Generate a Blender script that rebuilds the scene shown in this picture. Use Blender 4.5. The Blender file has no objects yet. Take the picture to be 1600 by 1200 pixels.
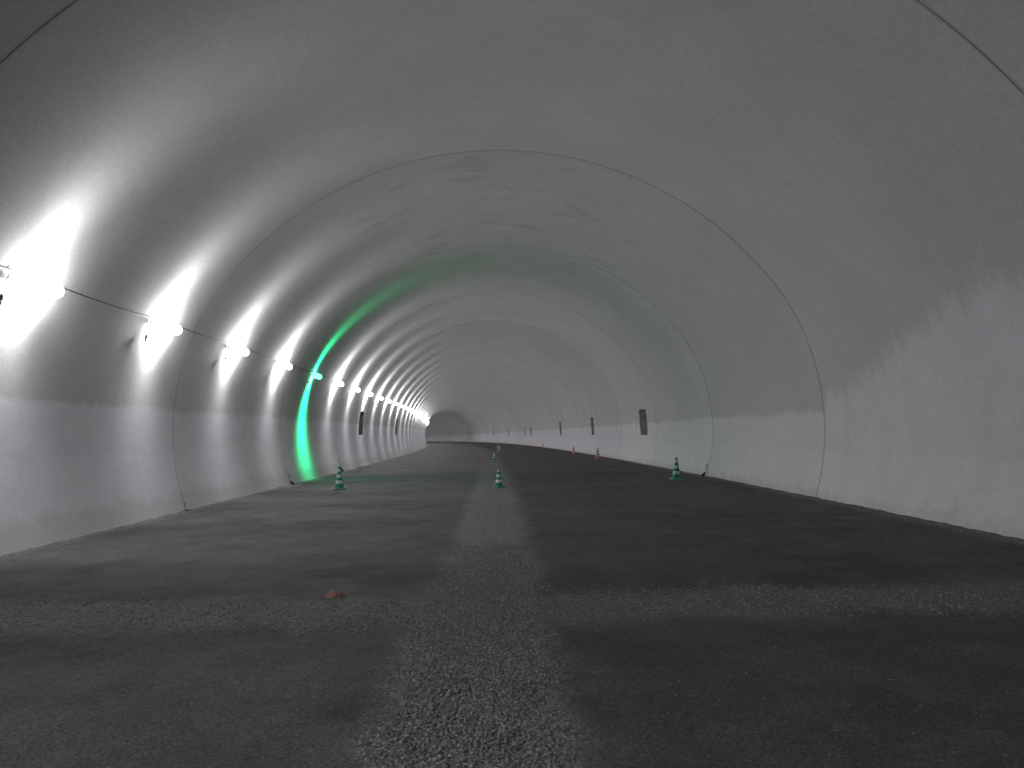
import bpy, math, random
import numpy as np
from mathutils import Vector, Matrix
random.seed(5); rng=np.random.default_rng(5)
scene=bpy.context.scene
col=scene.collection
R=1725.0; TILT=0.0188; EYE=1.87; CUB=1.8e-7
SEG=10.5; S0=9.95
# ---------------------------------------------------------------- path
def P(s,lat,z):
    s=np.asarray(s,float); lat=np.asarray(lat,float); z=np.asarray(z,float)
    sp=np.maximum(s,0)
    k=sp/R+3*CUB*sp*sp; n=np.sqrt(1+k*k)
    x=-sp*sp/(2*R)-CUB*sp**3+lat/n
    y=s+lat*k/n
    zz=z-1.7e-5*sp*sp
    return np.stack(np.broadcast_arrays(x,y,zz),-1)
def frame(s):
    sp=max(s,0); k=sp/R+3*CUB*sp*sp; a=math.atan(k)
    p=P(s,0,0)
    return Matrix.Translation(Vector(p.tolist())) @ Matrix.Rotation(a,4,'Z')
def prof(t):
    d=math.degrees(t)
    dd=d if d<=90 else 180-d
    r=9.32
    if dd<36: r-=0.93*((36-dd)/36)**1.7
    return r*math.cos(t), .24+r*math.sin(t)
def solve_z(zt):
    lo,hi=-0.1,1.2
    for _ in range(60):
        m=(lo+hi)/2
        if prof(m)[1]<zt: lo=m
        else: hi=m
    return lo
NZ0,NZ1=1.8,3.3
angs=[math.radians(a) for a in np.arange(-6,186.1,2)]
ta,tb=solve_z(NZ0),solve_z(NZ1)
angs=[a for a in angs if min(abs(a-q) for q in (ta,tb,math.pi-ta,math.pi-tb))>0.008]
angs=sorted(angs+[ta,tb,math.pi-ta,math.pi-tb])
PR=np.array([prof(a) for a in angs])
def floor_z(s,lat):
    s=np.asarray(s,float); lat=np.asarray(lat,float)
    fade=1-np.clip((np.abs(lat)-6.2)/1.2,0,1)*.7
    u=(0.006*np.sin(s*1.3+lat*.5)+0.006*np.sin(s*.55-lat*1.1+1)+0.003*np.sin(s*2.9+lat*2.3))*fade
    rut=-0.02*np.exp(-((lat-1.6)/.6)**2)-0.02*np.exp(-((lat+2.2)/.6)**2)
    berm=np.clip((np.abs(lat)-7.7)/.7,0,1)**1.5*(0.02+0.004*np.sin(s*2.1+lat)+0.006*np.sin(s*5.3)+.005*np.sin(s*13.1))
    strip=0.015*np.exp(-((lat+.2)/.7)**4)
    return TILT*lat+u*.8+rut+berm+strip
# ---------------------------------------------------------------- helpers
def mesh_obj(name,verts,faces,mat=None,smooth=False,tpos=None,parent=None,mats=None):
    me=bpy.data.meshes.new(name)
    me.from_pydata([tuple(map(float,v)) for v in verts],[],[tuple(int(i) for i in f) for f in faces])
    if smooth:
        me.polygons.foreach_set('use_smooth',[True]*len(me.polygons))
    if tpos is not None:
        at=me.attributes.new('tpos','FLOAT_VECTOR','POINT')
        at.data.foreach_set('vector',np.asarray(tpos,dtype=np.float32).ravel())
    me.update()
    o=bpy.data.objects.new(name,me); col.objects.link(o)
    if mat: me.materials.append(mat)
    if parent: o.parent=parent
    return o
def empty(name,label,cat,group=None,mat=None):
    o=bpy.data.objects.new(name,None); o.empty_display_size=.3; col.objects.link(o)
    o['label']=label; o['category']=cat
    if group: o['group']=group
    if mat is not None: o.matrix_world=mat
    return o
class G:
    def __init__(s,m):
        m.use_nodes=True; s.t=m.node_tree; s.n=s.t.nodes; s.l=s.t.links; s.n.clear()
    def a(s,t,**k):
        n=s.n.new(t)
        for kk,v in k.items(): setattr(n,kk,v)
        return n
    def inp(s,sock,v):
        if isinstance(v,bpy.types.NodeSocket): s.l.new(v,sock)
        elif v is not None: sock.default_value=v
    def m(s,op,a,b=None,c=None,clamp=False):
        n=s.a('ShaderNodeMath',operation=op,use_clamp=clamp)
        s.inp(n.inputs[0],a); s.inp(n.inputs[1],b); s.inp(n.inputs[2],c)
        return n.outputs[0]
    def xyz(s,x,y,z):
        n=s.a('ShaderNodeCombineXYZ'); s.inp(n.inputs[0],x); s.inp(n.inputs[1],y); s.inp(n.inputs[2],z); return n.outputs[0]
    def noise(s,v,sc,det=3,rough=.55):
        n=s.a('ShaderNodeTexNoise'); s.inp(n.inputs['Vector'],v); n.inputs['Scale'].default_value=sc
        n.inputs['Detail'].default_value=det; n.inputs['Roughness'].default_value=rough; return n.outputs[0]
    def mr(s,v,a,b,c=0.,d=1.,smooth=True):
        n=s.a('ShaderNodeMapRange',interpolation_type='SMOOTHSTEP' if smooth else 'LINEAR')
        s.inp(n.inputs[0],v); s.inp(n.inputs[1],a); s.inp(n.inputs[2],b); s.inp(n.inputs[3],c); s.inp(n.inputs[4],d); return n.outputs[0]
    def mix(s,f,a,b,bt='MIX'):
        n=s.a('ShaderNodeMix',data_type='RGBA',blend_type=bt)
        s.inp(n.inputs[0],f); s.inp(n.inputs[6],a); s.inp(n.inputs[7],b); return n.outputs[2]
    def bsdf(s,c,rough=.8,bump=None,bs=.3,bd=.01,spec=.3,**k):
        b=s.a('ShaderNodeBsdfPrincipled'); s.inp(b.inputs['Base Color'],c); s.inp(b.inputs['Roughness'],rough)
        b.inputs['Specular IOR Level'].default_value=spec
        for kk,v in k.items(): s.inp(b.inputs[kk.replace('_',' ')],v)
        if bump is not None:
            bn=s.a('ShaderNodeBump'); bn.inputs['Strength'].default_value=bs; bn.inputs['Distance'].default_value=bd
            s.inp(bn.inputs['Height'],bump); s.l.new(bn.outputs[0],b.inputs['Normal'])
        o=s.a('ShaderNodeOutputMaterial'); s.l.new(b.outputs[0],o.inputs[0]); return b
def C(r,g=None,b=None):
    return (r,r if g is None else g,r if b is None else b,1)
def simple(name,c,rough=.6,var=.25,scale=20,spec=.3,metal=0):
    m=bpy.data.materials.new(name); g=G(m); tc=g.a('ShaderNodeTexCoord').outputs['Object']
    n=g.noise(tc,scale,4)
    f=g.mr(n,.3,.7,1-var,1+var*.4)
    cc=g.mix(1.,C(*c),g.xyz(f,f,f),'MULTIPLY')
    g.bsdf(cc,rough,n,.15,.004,spec,Metallic=metal); return m
# ---------------------------------------------------------------- lining material
mL=bpy.data.materials.new('lining_concrete'); g=G(mL)
at=g.a('ShaderNodeAttribute',attribute_name='tpos')
sp=g.a('ShaderNodeSeparateXYZ'); g.l.new(at.outputs['Vector'],sp.inputs[0])
S,Z,X=sp.outputs
side=g.mr(X,-.1,.1)
near=g.m('MULTIPLY',side,g.m('LESS_THAN',S,20.45))
V=at.outputs['Vector']
big=g.noise(V,.35,2,.6)
mid=g.noise(V,1.6,4,.65)
fine=g.noise(V,14,3,.7)
drv=g.xyz(g.m('MULTIPLY',S,3.6),g.m('MULTIPLY',Z,.55),g.m('MULTIPLY',side,9.))
drip=g.noise(drv,1.,5,.72)
wav=g.noise(g.xyz(g.m('MULTIPLY',S,.3),g.m('MULTIPLY',side,5.),0.),1.,2)
B=g.m('ADD',2.26,g.m('MULTIPLY',wav,.45))
amp=g.m('ADD',.36,g.m('MULTIPLY',near,1.2))
B=g.m('ADD',B,g.m('MULTIPLY',g.m('SUBTRACT',drip,.5),amp))
B=g.m('ADD',B,g.m('MULTIPLY',near,g.mr(S,20.4,13.,.35,1.85)))
soft=g.m('ADD',.09,g.m('MULTIPLY',near,.24))
d=g.m('SUBTRACT',B,Z)
paint=g.mr(d,g.m('MULTIPLY',soft,-1.),soft)
paint=g.m('MULTIPLY',paint,g.m('SUBTRACT',1.,g.m('MULTIPLY',near,.08)))
segi=g.m('FLOOR',g.m('DIVIDE',g.m('SUBTRACT',S,S0),SEG))
wn=g.a('ShaderNodeTexWhiteNoise',noise_dimensions='1D'); g.l.new(segi,wn.inputs['W'])
seg=g.mr(wn.outputs[0],0.,1.,.96,1.04,False)
up=g.mix(g.mr(big,.35,.65),C(.44,.434,.422),C(.468,.461,.45))
up=g.mix(g.mr(mid,.5,.75,0.,.11),up,C(.34,.335,.32))
cr=g.mr(Z,7.6,8.9)
stn=g.noise(g.xyz(g.m('MULTIPLY',S,1.6),X,0.),.6,4,.6)
zone=g.m('MULTIPLY',g.mr(S,19.,22.),g.mr(S,42.,28.))
st=g.m('MULTIPLY',g.m('MULTIPLY',cr,g.mr(stn,.53,.66)),g.m('ADD',.04,g.m('MULTIPLY',zone,.26)))
up=g.mix(st,up,C(.25,.245,.235))
flk=g.noise(g.xyz(g.m('MULTIPLY',S,2.2),X,g.m('MULTIPLY',Z,.8)),1.1,3,.5)
up=g.mix(g.mr(flk,.70,.74,0.,.22),up,C(.56,.555,.54))
efl=g.m('MULTIPLY',g.mr(g.noise(V,.9,2),.64,.76),.14)
up=g.mix(efl,up,C(.54,.54,.52))
lo=g.mix(g.mr(mid,.3,.75),C(.595,.582,.606),C(.55,.54,.56))
lo=g.mix(g.mr(g.m('ADD',Z,g.m('MULTIPLY',wav,.5)),1.72,1.58,0.,.3),lo,C(.65,.64,.663))
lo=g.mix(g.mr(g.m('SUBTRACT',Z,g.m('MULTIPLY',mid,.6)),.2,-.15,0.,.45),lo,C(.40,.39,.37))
cc=g.mix(paint,up,lo)
run=g.noise(g.xyz(g.m('MULTIPLY',S,1.7),g.m('MULTIPLY',Z,.12),X),1.,3,.6)
runf=g.mr(run,.4,.75,1.,.965)
f=g.m('MULTIPLY',g.m('MULTIPLY',seg,runf),g.mr(fine,.3,.7,.93,1.05))
fr=g.m('FRACT',g.m('DIVIDE',g.m('SUBTRACT',S,S0),SEG))
ed=g.m('MINIMUM',fr,g.m('SUBTRACT',1.,fr))
f=g.m('MULTIPLY',f,g.mr(ed,0.,.008,.78,1.))
cc=g.mix(1.,cc,g.xyz(f,f,f),'MULTIPLY')
g.bsdf(cc,.9,mid,.05,.02,.08)
mJ=simple('joint_rubber',(.045,.044,.043),.9,.3,5)
mN=simple('niche_lightened',(.42,.40,.385),.9,.3,3)  # right niches: colour lightened because they face away from the lamps
mN2=simple('niche_painted_shade',(.07,.066,.064),.9,.3,3)  # left niches: shade painted into the colour, against lamplight on their backs
# ---------------------------------------------------------------- tunnel
tunnel=empty('tunnel','curved grey concrete road tunnel lining with white painted lower walls','tunnel')
niches=[(44.7,1,1.9),(65,1,1.3),(88,1,1.3),(122,1,1.3),(131,1,1.),(159,1,1.3),(190,1,1.3),(250,1,1.3),
        (50,-1,1.5),(71.5,-1,1.2)]
s=S0-SEG*3; END=S0+SEG*42
np_=len(PR)
def off_row(q,off):
    x=PR[:,0]; z=PR[:,1]; rr=np.hypot(x,z-.24); k=(rr+off)/rr
    return P(q,x*k,.24+(z-.24)*k), np.stack([np.full(np_,q),z,x],-1)
while s<END-1:
    ga=.010 if s<25 else .017; gb=.010 if s+SEG<25 else .017
    a,b=s+ga,s+SEG-gb
    ss=list(np.linspace(a,b,6)); mine=[]
    for (ns,sd,w) in niches:
        if a<ns-w/2 and ns+w/2<b:
            mine.append((ns,sd,w)); ss=[q for q in ss if abs(q-(ns-w/2))>.15 and abs(q-(ns+w/2))>.15]+[ns-w/2,ns+w/2]
    ss=sorted(ss)
    vs=[];tp=[];F=[]
    for q in ss:
        v_,t_=off_row(q,0); vs.append(v_); tp.append(t_)
    for i in range(len(ss)-1):
        sm=(ss[i]+ss[i+1])/2
        for j in range(np_-1):
            zm=(PR[j,1]+PR[j+1,1])/2; xs=1 if PR[j,0]>0 else -1
            if any(xs==sd and abs(sm-ns)<w/2 and NZ0<zm<NZ1 for ns,sd,w in mine): continue
            F.append((i*np_+j,i*np_+j+1,(i+1)*np_+j+1,(i+1)*np_+j))
    nb=len(ss)
    for q in (a,b):
        for of in (0,.10):
            v_,t_=off_row(q,of); vs.append(v_); tp.append(t_)
        for j in range(np_-1): F.append((nb*np_+j,nb*np_+j+1,(nb+1)*np_+j+1,(nb+1)*np_+j))
        nb+=2
    o=mesh_obj('lining_segment',np.concatenate(vs),F,mL,True,np.concatenate(tp),tunnel)
    jv=np.concatenate([off_row(s-.06,.055)[0],off_row(s+.06,.055)[0]])
    mesh_obj('expansion_joint',jv,[(j,j+1,np_+j+1,np_+j) for j in range(np_-1)],mJ,False,None,tunnel)
    for ns,sd,w in mine:
        xa=prof(ta)[0]*sd; xb=prof(tb)[0]*sd
        c=[]
        for dep in (0,.55):
            for q in (ns-w/2,ns+w/2):
                for (xx,zz) in ((xa,NZ0),(xb,NZ1)):
                    xo=xx if dep==0 else sd*(9.3)
                    c.append(P(q,xo,zz))
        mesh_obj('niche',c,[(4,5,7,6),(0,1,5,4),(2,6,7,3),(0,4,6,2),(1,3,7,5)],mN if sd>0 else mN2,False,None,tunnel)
    s+=SEG
# ---------------------------------------------------------------- ground
mG=bpy.data.materials.new('compacted_crushed_stone'); g=G(mG)
at=g.a('ShaderNodeAttribute',attribute_name='tpos')
sp=g.a('ShaderNodeSeparateXYZ'); g.l.new(at.outputs['Vector'],sp.inputs[0])
S,X,_=sp.outputs; V=at.outputs['Vector']
e1=g.noise(g.xyz(g.m('MULTIPLY',S,.9),g.m('MULTIPLY',X,.9),0.),1.,6,.7)
eo=g.m('MULTIPLY',g.m('SUBTRACT',e1,.5),.95)
xx=g.m('ABSOLUTE',g.m('ADD',g.m('ADD',X,.22),eo))
strip=g.m('MULTIPLY',g.mr(xx,.86,.42),g.mr(S,18.,55.,1.,.3))
sb=g.m('ABSOLUTE',g.m('ADD',g.m('SUBTRACT',S,8.45),g.m('MULTIPLY',eo,2.)))
band=g.mr(sb,1.05,.30)
grav=g.m('MAXIMUM',strip,g.m('MULTIPLY',band,.7))
streak=g.noise(g.xyz(g.m('MULTIPLY',S,.45),g.m('MULTIPLY',X,.28),0.),1.,6,.68)
blot=g.noise(V,1.1,6,.7)
fine=g.noise(V,45,3,.7)
vo=g.a('ShaderNodeTexVoronoi'); vo.inputs['Scale'].default_value=42; g.l.new(V,vo.inputs['Vector'])
vc=g.a('ShaderNodeSeparateXYZ'); g.l.new(vo.outputs['Color'],vc.inputs[0])
base=g.mix(g.mr(streak,.33,.67),C(.074,.0735,.073),C(.112,.1115,.111))
base=g.mix(g.mr(blot,.42,.72,0.,.55),base,C(.155,.154,.153))
base=g.mix(g.mr(blot,.45,.28,0.,.4),base,C(.055,.0545,.054))
lane=g.m('MULTIPLY',g.mr(X,.2,1.1),g.mr(X,6.5,3.0))
base=g.mix(g.m('MULTIPLY',lane,.28),base,C(.056,.0555,.055))
gc=g.mix(vc.outputs[0],C(.125,.125,.124),C(.255,.254,.251))
cc=g.mix(grav,base,gc)
f=g.mr(fine,.25,.75,.64,1.36)
vr=g.m('ADD',.80,g.m('MULTIPLY',vc.outputs[1],.40))
vr2=g.m('ADD',.75,g.m('MULTIPLY',vc.outputs[1],.5))
vm=g.m('ADD',g.m('MULTIPLY',vr,g.m('SUBTRACT',1.,grav)),g.m('MULTIPLY',vr2,grav))
f2=g.m('MULTIPLY',f,vm)
cc=g.mix(1.,cc,g.xyz(f2,f2,f2),'MULTIPLY')
cc=g.mix(g.mr(g.m('ABSOLUTE',X),7.8,8.25,0.,.6),cc,C(.19,.188,.18))
hh=g.m('ADD',g.m('MULTIPLY',fine,.45),g.m('MULTIPLY',vo.outputs['Distance'],g.m('ADD',.25,grav)))
g.bsdf(cc,.95,hh,.6,.02,.08)
ss=np.concatenate([np.arange(-22,3,1.),np.arange(3,30,.12),np.arange(30,80,.5),np.arange(80,452,4.)])
ll=np.linspace(-8.7,8.7,140)
SS,LL=np.meshgrid(ss,ll,indexing='ij')
ZZ=floor_z(SS,LL)
jit=rng.normal(0,.002,ZZ.shape)*(SS<30); ZZ=ZZ+jit
vs=P(SS,LL,ZZ).reshape(-1,3)
tp=np.stack([SS,LL,np.zeros_like(SS)],-1).reshape(-1,3)
nl=len(ll); ii,jj=np.meshgrid(np.arange(len(ss)-1),np.arange(nl-1),indexing='ij')
q=(ii*nl+jj).ravel(); F=np.stack([q,q+1,q+nl+1,q+nl],-1)[:, ::-1]
gr=mesh_obj('ground',vs,F,mG,True,tp); gr['kind']='structure'
gr['label']='dark compacted crushed stone tunnel floor'; gr['category']='ground'
# ---------------------------------------------------------------- gravel stones
mS=bpy.data.materials.new('gravel_stone'); g=G(mS)
at=g.a('ShaderNodeAttribute',attribute_name='shade')
f=at.outputs['Fac']
cc=g.mix(1.,C(1,.995,.985),g.xyz(f,f,f),'MULTIPLY')
g.bsdf(cc,.85,None,.3,.003,.2)
t=(1+5**.5)/2
ico=np.array([(-1,t,0),(1,t,0),(-1,-t,0),(1,-t,0),(0,-1,t),(0,1,t),(0,-1,-t),(0,1,-t),(t,0,-1),(t,0,1),(-t,0,-1),(-t,0,1)],float)
ico/=np.linalg.norm(ico[0])
icf=np.array([(0,11,5),(0,5,1),(0,1,7),(0,7,10),(0,10,11),(1,5,9),(5,11,4),(11,10,2),(10,7,6),(7,1,8),(3,9,4),(3,4,2),(3,2,6),(3,6,8),(3,8,9),(4,9,5),(2,4,11),(6,2,10),(8,6,7),(9,8,1)])
def scat(n,s0,s1,l0,l1,r0,r1,power=1.,sh=1.):
    u=rng.random(n)**power
    return np.stack([s0+(s1-s0)*u,rng.uniform(l0,l1,n),r0+(r1-r0)*rng.random(n)**2,np.full(n,sh)],-1)
parts=[]
a=scat(30000,3.2,13,-1.4,1.0,.008,.019,1.25,1.)
w=.56+.08*np.sin(a[:,0]*2.1)+.07*np.sin(a[:,0]*5.3+1)
keep=np.abs(a[:,1]+.24)+np.abs(rng.normal(0,.15,len(a)))<w+.11; parts.append(a[keep])
a=scat(4500,13,30,-.95,.6,.007,.013); a=a[np.abs(a[:,1]+.2)+np.abs(rng.normal(0,.18,len(a)))<.72]; parts.append(a)
a=scat(18000,6.9,10.0,-8,8,.007,.019,1.,1.)
keep=np.abs(a[:,0]-8.45-.25*np.sin(a[:,1]*.9))+np.abs(rng.normal(0,.38,len(a)))<.88; parts.append(a[keep])
parts.append(scat(9000,3.2,22,-7.8,7.8,.004,.011,1.3,.75))
for sgn,nn in ((-1,2600),(1,1000)):
    a=scat(nn,8,60,7.95,8.3,.008,.026,1.2); a[:,1]*=sgn; parts.append(a)
for (s_,l_) in ((30.2,-7.9),(29.2,-8.0),(43,-7.9),(47,-7.9)):
    a=np.stack([rng.normal(s_,.35,90),rng.normal(l_,.14,90),rng.uniform(.015,.05,90),np.ones(90)],-1); parts.append(a)
A=np.concatenate(parts); N=len(A)
dr=rng.normal(size=(N,4)); dr/=np.linalg.norm(dr,axis=1)[:,None]
w_,x_,y_,z_=dr.T
RM=np.stack([1-2*(y_*y_+z_*z_),2*(x_*y_-z_*w_),2*(x_*z_+y_*w_),2*(x_*y_+z_*w_),1-2*(x_*x_+z_*z_),2*(y_*z_-x_*w_),2*(x_*z_-y_*w_),2*(y_*z_+x_*w_),1-2*(x_*x_+y_*y_)],-1).reshape(N,3,3)
sc=np.stack([rng.uniform(.8,1.4,N),rng.uniform(.7,1.1,N),rng.uniform(.45,.8,N)],-1)*A[:,2:3]
loc=ico[None]*(1+rng.uniform(-.28,.28,(N,12,1)))*sc[:,None,:]
loc=np.einsum('nij,nvj->nvi',RM,loc)
loc[:,:,2]*=.75
cen=P(A[:,0],A[:,1],floor_z(A[:,0],A[:,1])+A[:,2]*.15)
VV=(loc+cen[:,None,:]).reshape(-1,3)
FF=(icf[None]+(np.arange(N)*12)[:,None,None]).reshape(-1,3)
me=bpy.data.meshes.new('gravel')
me.vertices.add(len(VV)); me.vertices.foreach_set('co',VV.astype(np.float32).ravel())
me.loops.add(len(FF)*3); me.loops.foreach_set('vertex_index',FF.astype(np.int32).ravel())
me.polygons.add(len(FF)); me.polygons.foreach_set('loop_start',np.arange(0,len(FF)*3,3,dtype=np.int32))
try: me.polygons.foreach_set('loop_total',np.full(len(FF),3,dtype=np.int32))
except Exception: pass
sh=me.attributes.new('shade','FLOAT','POINT')
shade=(.14+.17*rng.random(N)**1.3)*A[:,3]
sh.data.foreach_set('value',np.repeat(shade,12).astype(np.float32))
me.update(calc_edges=True); me.validate()
me.materials.append(mS)
go=bpy.data.objects.new('gravel',me); col.objects.link(go)
go['kind']='stuff'; go['label']='loose grey crushed gravel along and across the tunnel floor'; go['category']='gravel'
# ---------------------------------------------------------------- generic primitives for parts
def box(cx,cy,cz,sx,sy,sz,ch=.0):
    v=[];f=[]
    X,Y,Z=sx/2,sy/2,sz/2
    if ch<=0:
        for a in (-1,1):
            for b in (-1,1):
                for c in (-1,1): v.append((cx+a*X,cy+b*Y,cz+c*Z))
        f=[(0,1,3,2),(4,6,7,5),(0,4,5,1),(2,3,7,6),(0,2,6,4),(1,5,7,3)]
        return v,f
    def ring(x,y,z): 
        c=ch
        return [(cx-x+c,cy-y,z),(cx+x-c,cy-y,z),(cx+x,cy-y+c,z),(cx+x,cy+y-c,z),(cx+x-c,cy+y,z),(cx-x+c,cy+y,z),(cx-x,cy+y-c,z),(cx-x,cy-y+c,z)]
    rs=[ring(X-ch*.6,Y-ch*.6,cz-Z),ring(X,Y,cz-Z+ch),ring(X,Y,cz+Z-ch),ring(X-ch*.6,Y-ch*.6,cz+Z)]
    for r in rs: v+=r
    for k in range(3):
        for i in range(8): f.append((k*8+i,k*8+(i+1)%8,(k+1)*8+(i+1)%8,(k+1)*8+i))
    f.append(tuple(range(7,-1,-1))); f.append(tuple(range(24,32)))
    return v,f
def lathe(pts,n=28):
    v=[];f=[]
    for r,z in pts:
        for i in range(n):
            a=2*math.pi*i/n; v.append((r*math.cos(a),r*math.sin(a),z))
    for k in range(len(pts)-1):
        for i in range(n): f.append((k*n+i,k*n+(i+1)%n,(k+1)*n+(i+1)%n,(k+1)*n+i))
    return v,f
def tube(pts,r,n=8):
    pts=[Vector(p) for p in pts]; v=[];f=[]
    for i,p in enumerate(pts):
        rr=r[i] if isinstance(r,(list,tuple)) else r
        d=(pts[min(i+1,len(pts)-1)]-pts[max(i-1,0)]).normalized()
        u=d.cross(Vector((0,0,1)))
        if u.length<1e-3: u=d.cross(Vector((1,0,0)))
        u.normalize(); w=u.cross(d)
        for k in range(n):
            a=2*math.pi*k/n; v.append(tuple(p+u*rr*math.cos(a)+w*rr*math.sin(a)))
    for i in range(len(pts)-1):
        for k in range(n): f.append((i*n+k,i*n+(k+1)%n,(i+1)*n+(k+1)%n,(i+1)*n+k))
    f.append(tuple(range(n-1,-1,-1))); f.append(tuple(range((len(pts)-1)*n,len(pts)*n)))
    return v,f
def join(*ms):
    v=[];f=[]
    for a,b in ms:
        o=len(v); v+=list(a); f+=[tuple(i+o for i in q) for q in b]
    return v,f
# ---------------------------------------------------------------- traffic cones
mGreen=simple('cone_green_plastic',(.012,.21,.11),.6,.35,9)
mOr=simple('cone_orange_plastic',(.48,.12,.07),.6,.3,9)
mWh=simple('cone_reflective_white',(.50,.56,.54),.5,.3,14)
mBase=simple('cone_base_rubber',(.13,.31,.24),.8,.35,9)
mBaseO=simple('cone_base_orange',(.38,.14,.08),.8,.35,9)
def cone_meshes(mb,mbase):
    def r(z): return .135-(.135-.028)*(z/.66)
    shell=[(.150,.035),(.150,.05),(r(.0)+.0,.065)]
    for z in np.linspace(.08,.68,14): shell.append((r(z-.04),z))
    shell+=[(.026,.70),(.018,.70),(.016,.60)]
    B_=mesh_obj('body',*lathe(shell),mb,True)
    bs=[]
    for (a,b) in ((.17,.27),(.36,.45),(.54,.61)):
        zs=np.linspace(a,b,4)
        pts=[(r(zs[0]-.04)-.001,zs[0]-.001)]+[(r(z-.04)+.0035,z) for z in zs]+[(r(zs[-1]-.04)-.001,zs[-1]+.001)]
        bs.append(mesh_obj('reflective_band',*lathe(pts),mWh,True))
    ba=mesh_obj('base',*box(0,0,.02,.38,.38,.04,.012),mbase)
    return [B_,ba]+bs
cg=cone_meshes(mGreen,mBase); co=cone_meshes(mOr,mBaseO)
def place(parts,name,s,lat,sc,rot,label,first,cat,group,tilt=0):
    M=Matrix.Translation(Vector(P(s,lat,floor_z(s,lat)+.006).tolist()))@Matrix.Rotation(rot,4,'Z')@Matrix.Rotation(tilt+TILT*-1,4,'Y')@Matrix.Scale(sc,4)
    e=empty(name,label,cat,group,M)
    for p in parts:
        o=p if first else p.copy()
        if not first: col.objects.link(o)
        o.parent=e
    return e
gg='traffic cones standing along the tunnel floor'
lg='green traffic cone with white reflective bands on gravel floor'
lo_='orange traffic cone with white bands near the wall'
place(cg,'traffic_cone',27.6,-5.70,1.16,.3,'tall green banded traffic cone near the lamp-lit wall',True,'traffic cone',gg)
place(cg,'traffic_cone',26.6,-.04,1.0,.5,'green banded traffic cone standing on the gravel strip',False,'traffic cone',gg)
place(cg,'traffic_cone',29.2,6.72,1.2,.1,'tall green banded traffic cone near the white wall',False,'traffic cone',gg,.03)
place(cg,'traffic_cone',54,.05,.96,.9,lg,False,'traffic cone',gg)
place(cg,'traffic_cone',98,1.9,.96,.9,lg,False,'traffic cone',gg)
place(co,'traffic_cone',52.5,7.1,1.1,.2,lo_,True,'traffic cone',gg)
place(co,'traffic_cone',65,7.0,1.,.2,lo_,False,'traffic cone',gg)
place(co,'traffic_cone',92,7.0,1.,.2,lo_,False,'traffic cone',gg)
place(co,'traffic_cone',84,1.4,1.,.2,'orange traffic cone on the gravel strip',False,'traffic cone',gg)
# ---------------------------------------------------------------- lamps
mH=simple('lamp_housing_white_metal',(.55,.56,.57),.5,.2,8)
mBk=simple('black_cable_rubber',(.02,.02,.022),.6,.2,8)
mCw=simple('white_cord',(.55,.55,.55),.6,.2,8)
def emis(name,c,st):
    m=bpy.data.materials.new(name); g=G(m); e=g.a('ShaderNodeEmission'); e.inputs[0].default_value=C(*c); 
    tc=g.a('ShaderNodeTexCoord').outputs['Object']; n=g.noise(tc,3,1)
    g.inp(e.inputs[1],g.mr(n,.2,.8,st*.95,st*1.05))
    o=g.a('ShaderNodeOutputMaterial'); g.l.new(e.outputs[0],o.inputs[0])
    m.cycles.emission_sampling='NONE'
    return m
mT=emis('lit_tube_white',(.93,.97,1.),14); mTg=emis('lit_tube_green',(.12,1.,.5),4)
LZ=4.46
def lz_x(z): return prof(solve_z(z))[0]
WX=lz_x(LZ)
hv=join(box(.055,0,.0,.04,1.10,.06,.01),box(.07,-.56,0,.07,.02,.09,.006),box(.07,.56,0,.07,.02,.09,.006))
tv=tube([(.175,-.62,0),(.175,-.60,0),(.175,-.55,0),(.175,.55,0),(.175,.60,0),(.175,.62,0)],[.03,.08,.12,.12,.08,.03],20)
def bk(y): return join(box(.017,y,.0,.034,.04,.05,.004),box(.012,y,.045,.012,.05,.05,.003))
cv=tube([(.08,-.61,.02),(.09,-.69,.05),(.08,-.73,-.05),(.06,-.72,-.25),(.06,-.69,-.45),(.07,-.63,-.58),(.07,-.57,-.50),(.06,-.57,-.30),(.06,-.63,-.10),(.05,-.67,.08),(.03,-.67,.20)],.008,6)
pv=join(box(.065,-.705,-.36,.045,.05,.11,.008),tube([(.065,-.705,-.42),(.065,-.70,-.48)],.016,8))
housing=mesh_obj('housing',*hv,mH); tubeo=mesh_obj('tube',*tv,mT,True); br1=mesh_obj('bracket',*bk(-.42),mH); br2=mesh_obj('bracket',*bk(.42),mH)
tubeo.visible_shadow=False
cord=mesh_obj('cord',*cv,mCw,True); plug=mesh_obj('plug',*pv,mBk)
tubeg=tubeo.copy(); tubeg.data=tubeo.data.copy(); tubeg.data.materials[0]=mTg; col.objects.link(tubeg)
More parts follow.
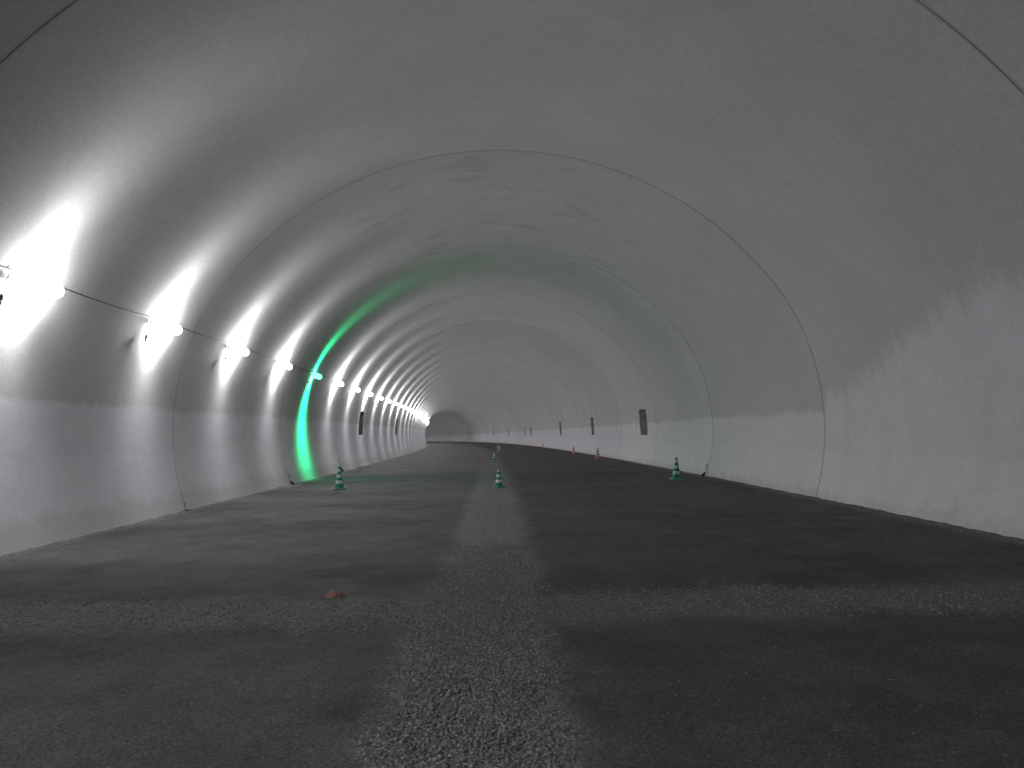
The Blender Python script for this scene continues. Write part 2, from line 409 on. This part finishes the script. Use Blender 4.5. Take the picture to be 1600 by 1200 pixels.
def make_light(name,c,power,p1,basef,green=False,hot=8.):
    L=bpy.data.lights.new(name,'POINT'); L.energy=power; L.color=c; L.shadow_soft_size=.09
    L.use_nodes=True; t=L.node_tree; t.nodes.clear(); g=G.__new__(G); g.t=t; g.n=t.nodes; g.l=t.links
    tc=g.a('ShaderNodeTexCoord').outputs['Normal']
    s_=g.a('ShaderNodeSeparateXYZ'); g.l.new(tc,s_.inputs[0])
    y2=g.m('MULTIPLY',s_.outputs[1],s_.outputs[1])
    f=g.m('POWER',g.m('MAXIMUM',g.m('SUBTRACT',1.,y2),0.),p1)
    f=g.m('ADD',g.m('MULTIPLY',f,1-basef),basef)
    f=g.m('MULTIPLY',f,g.mr(s_.outputs[0],-.35,-.80,1.,hot))
    if green:
        upf=g.mr(s_.outputs[0],.10,.85,1.,.03)
        dnf=g.mr(s_.outputs[0],-.05,.25,3.6,.10)
        sel=g.mr(s_.outputs[2],-.1,.2)
        f=g.m('MULTIPLY',f,g.m('ADD',g.m('MULTIPLY',upf,g.m('MULTIPLY',sel,.6)),g.m('MULTIPLY',dnf,g.m('SUBTRACT',1.,sel))))
    else:
        dn=g.m('MULTIPLY',g.mr(s_.outputs[2],-.15,-.8),g.mr(s_.outputs[0],-.55,-.25))
        f=g.m('MULTIPLY',f,g.m('SUBTRACT',1.,g.m('MULTIPLY',dn,.45)))
    e=g.a('ShaderNodeEmission'); g.inp(e.inputs[1],f); o=g.a('ShaderNodeOutputLight'); g.l.new(e.outputs[0],o.inputs[0])
    return L
PW=640.
Lw=make_light('white_tube_light',(.98,.96,1.),PW,5.5,.31)
Lm=make_light('white_tube_light_small',(.98,.96,1.),PW,5.5,.31,False,1.)
Lf=make_light('white_tube_light_far',(.98,.96,1.),PW*2.2,5.5,.31,False,1.)
Lg=make_light('green_tube_light',(.006,1.,.33),1400,14.,.0,True,3.)
first=True
idx=list(range(-6,-1))+list(range(0,80))  # negative indices: unseen lamps added as fill light for the near tunnel
for i in idx:
    s_=13.3+5.2*i
    if s_<-17: continue
    if i>43 and (i-43)%3: continue
    green=(i==4)
    M=frame(s_)@Matrix.Translation((-WX,0,LZ))@Matrix.Rotation(math.radians(12),4,'Y')
    lab='lit green tube lamp fixed to the curved concrete wall' if green else 'lit white tube lamp with hanging cord on concrete wall'
    e=empty('wall_lamp',lab,'lamp','tube lamps strung along the tunnel wall',M)
    ps=[housing,tubeo,br1,br2,cord,plug] if i<14 else [housing,tubeo]
    for p in ps:
        if p is tubeo and green: o=tubeg
        elif first: o=p
        else: o=p.copy(); col.objects.link(o)
        o.parent=e
    first=False
    lo=bpy.data.objects.new('lamp_light',Lg if green else (Lf if i>43 else (Lm if i>9 else Lw))); col.objects.link(lo)
    lo.parent=e; lo.location=(.27,0,0)
# ---------------------------------------------------------------- supply cable strung between lamps
pts=[]
s_=13.3-5.2*3
k=0
while s_<190:
    for u in np.linspace(0,1,9)[:-1]:
        sg=.04*4*u*(1-u)*(1+.4*math.sin(k*2.3))
        z=LZ+.13-sg
        pts.append(tuple(P(s_+5.2*u,-(lz_x(z)-.015),z)))
    s_+=5.2;k+=1
cb=mesh_obj('power_cable',*tube(pts,.010,6),mBk,True)
cb['label']='black supply cable strung along the concrete wall between lamps'; cb['category']='cable'
# ---------------------------------------------------------------- small debris
mLeaf=simple('dry_leaf',(.38,.22,.15),.7,.5,30)
v=[];f=[]
nu,nv=17,9
for i in range(nu):
    u=i/(nu-1); wd=.085*math.sin(math.pi*min(1,u*.95+.03))**.8*(1+.35*math.sin(u*19))
    for j in range(nv):
        q=j/(nv-1)*2-1
        v.append(((u-.5)*.25,q*wd*(1-.25*u),.025+.035*abs(q)**1.4*math.sin(u*3.)+.05*math.sin(u*math.pi)*(1-abs(q))+.012*math.sin(9*u+4*q)+random.uniform(-.005,.005)))
for i in range(nu-1):
    for j in range(nv-1): f.append((i*nv+j,i*nv+j+1,(i+1)*nv+j+1,(i+1)*nv+j))
lf=mesh_obj('fallen_leaf',v,f,mLeaf,True)
lf.matrix_world=Matrix.Translation(Vector(P(9.1,-1.98,floor_z(9.1,-1.98)+.01).tolist()))@Matrix.Rotation(.3,4,'Z')@Matrix.Rotation(.25,4,'X')
lf['label']='curled dry reddish brown leaf lying on gravel'; lf['category']='leaf'
mSheet=simple('black_plastic_sheet',(.03,.03,.03),.5,.3,8)
def sheet(s_,sd,h,w):
    v=[];f=[]; nn=7
    for i in range(nn):
        t_=i/(nn-1); z=h*(1-t_)
        ww=w*(.12+.88*t_)
        for j in range(5):
            q=j/4
            wx=prof(solve_z(max(z,.05)))[0]
            lat=sd*(wx-.03-ww*q*.8-.03*math.sin(6*t_+3*q)*q)
            v.append(tuple(P(s_+.12*math.sin(5*t_+q*2)*q,lat,z+float(floor_z(s_,sd*8))-.02+.05*q*math.sin(4*q+t_*3))))
    for i in range(nn-1):
        for j in range(4): f.append((i*5+j,i*5+j+1,(i+1)*5+j+1,(i+1)*5+j))
    o=mesh_obj('waterproof_sheet',v,f,mSheet,True)
    o['label']='torn black plastic sheet sticking out at wall joint'; o['category']='plastic sheet'; o['group']='torn sheets at the wall joints'
for a in ((30.95,1,.5,.18),(30.95,-1,.4,.2),(20.45,-1,.2,.2),(41.45,-1,.7,.15)): sheet(*a)
mPl=simple('white_plate',(.75,.75,.75),.5,.1,8)
z=2.3
wx=lz_x(z)
pl=mesh_obj('wall_plate',*join(box(0,0,0,.03,.35,.5,.008),box(.02,-.1,0,.02,.03,.03,.004)),mPl)
pl.matrix_world=frame(47.3)@Matrix.Translation((wx-.03,0,z))
pl['label']='small white plate fixed to the tunnel wall'; pl['category']='plate'
# ---------------------------------------------------------------- world
w=bpy.data.worlds.new('World'); scene.world=w; w.use_nodes=True
nt=w.node_tree; bg=nt.nodes['Background']
sk=nt.nodes.new('ShaderNodeTexSky'); sk.sky_type='NISHITA'; sk.sun_disc=False; sk.sun_elevation=math.radians(25); sk.sun_rotation=math.radians(180)
nt.links.new(sk.outputs[0],bg.inputs[0]); bg.inputs[1].default_value=.01
# ---------------------------------------------------------------- camera
cd=bpy.data.cameras.new('camera'); cam=bpy.data.objects.new('camera',cd); col.objects.link(cam)
cd.sensor_width=36; cd.lens=27; cd.clip_end=2000; cd.clip_start=.05
pitch=math.atan(77/1200); yaw=-math.atan(9/1200)
cam.location=(0,0,EYE)
cam.rotation_euler=(math.pi/2+pitch,0,yaw)
scene.camera=cam
scene.view_settings.view_transform='Standard'; scene.view_settings.look='None'; scene.view_settings.exposure=0
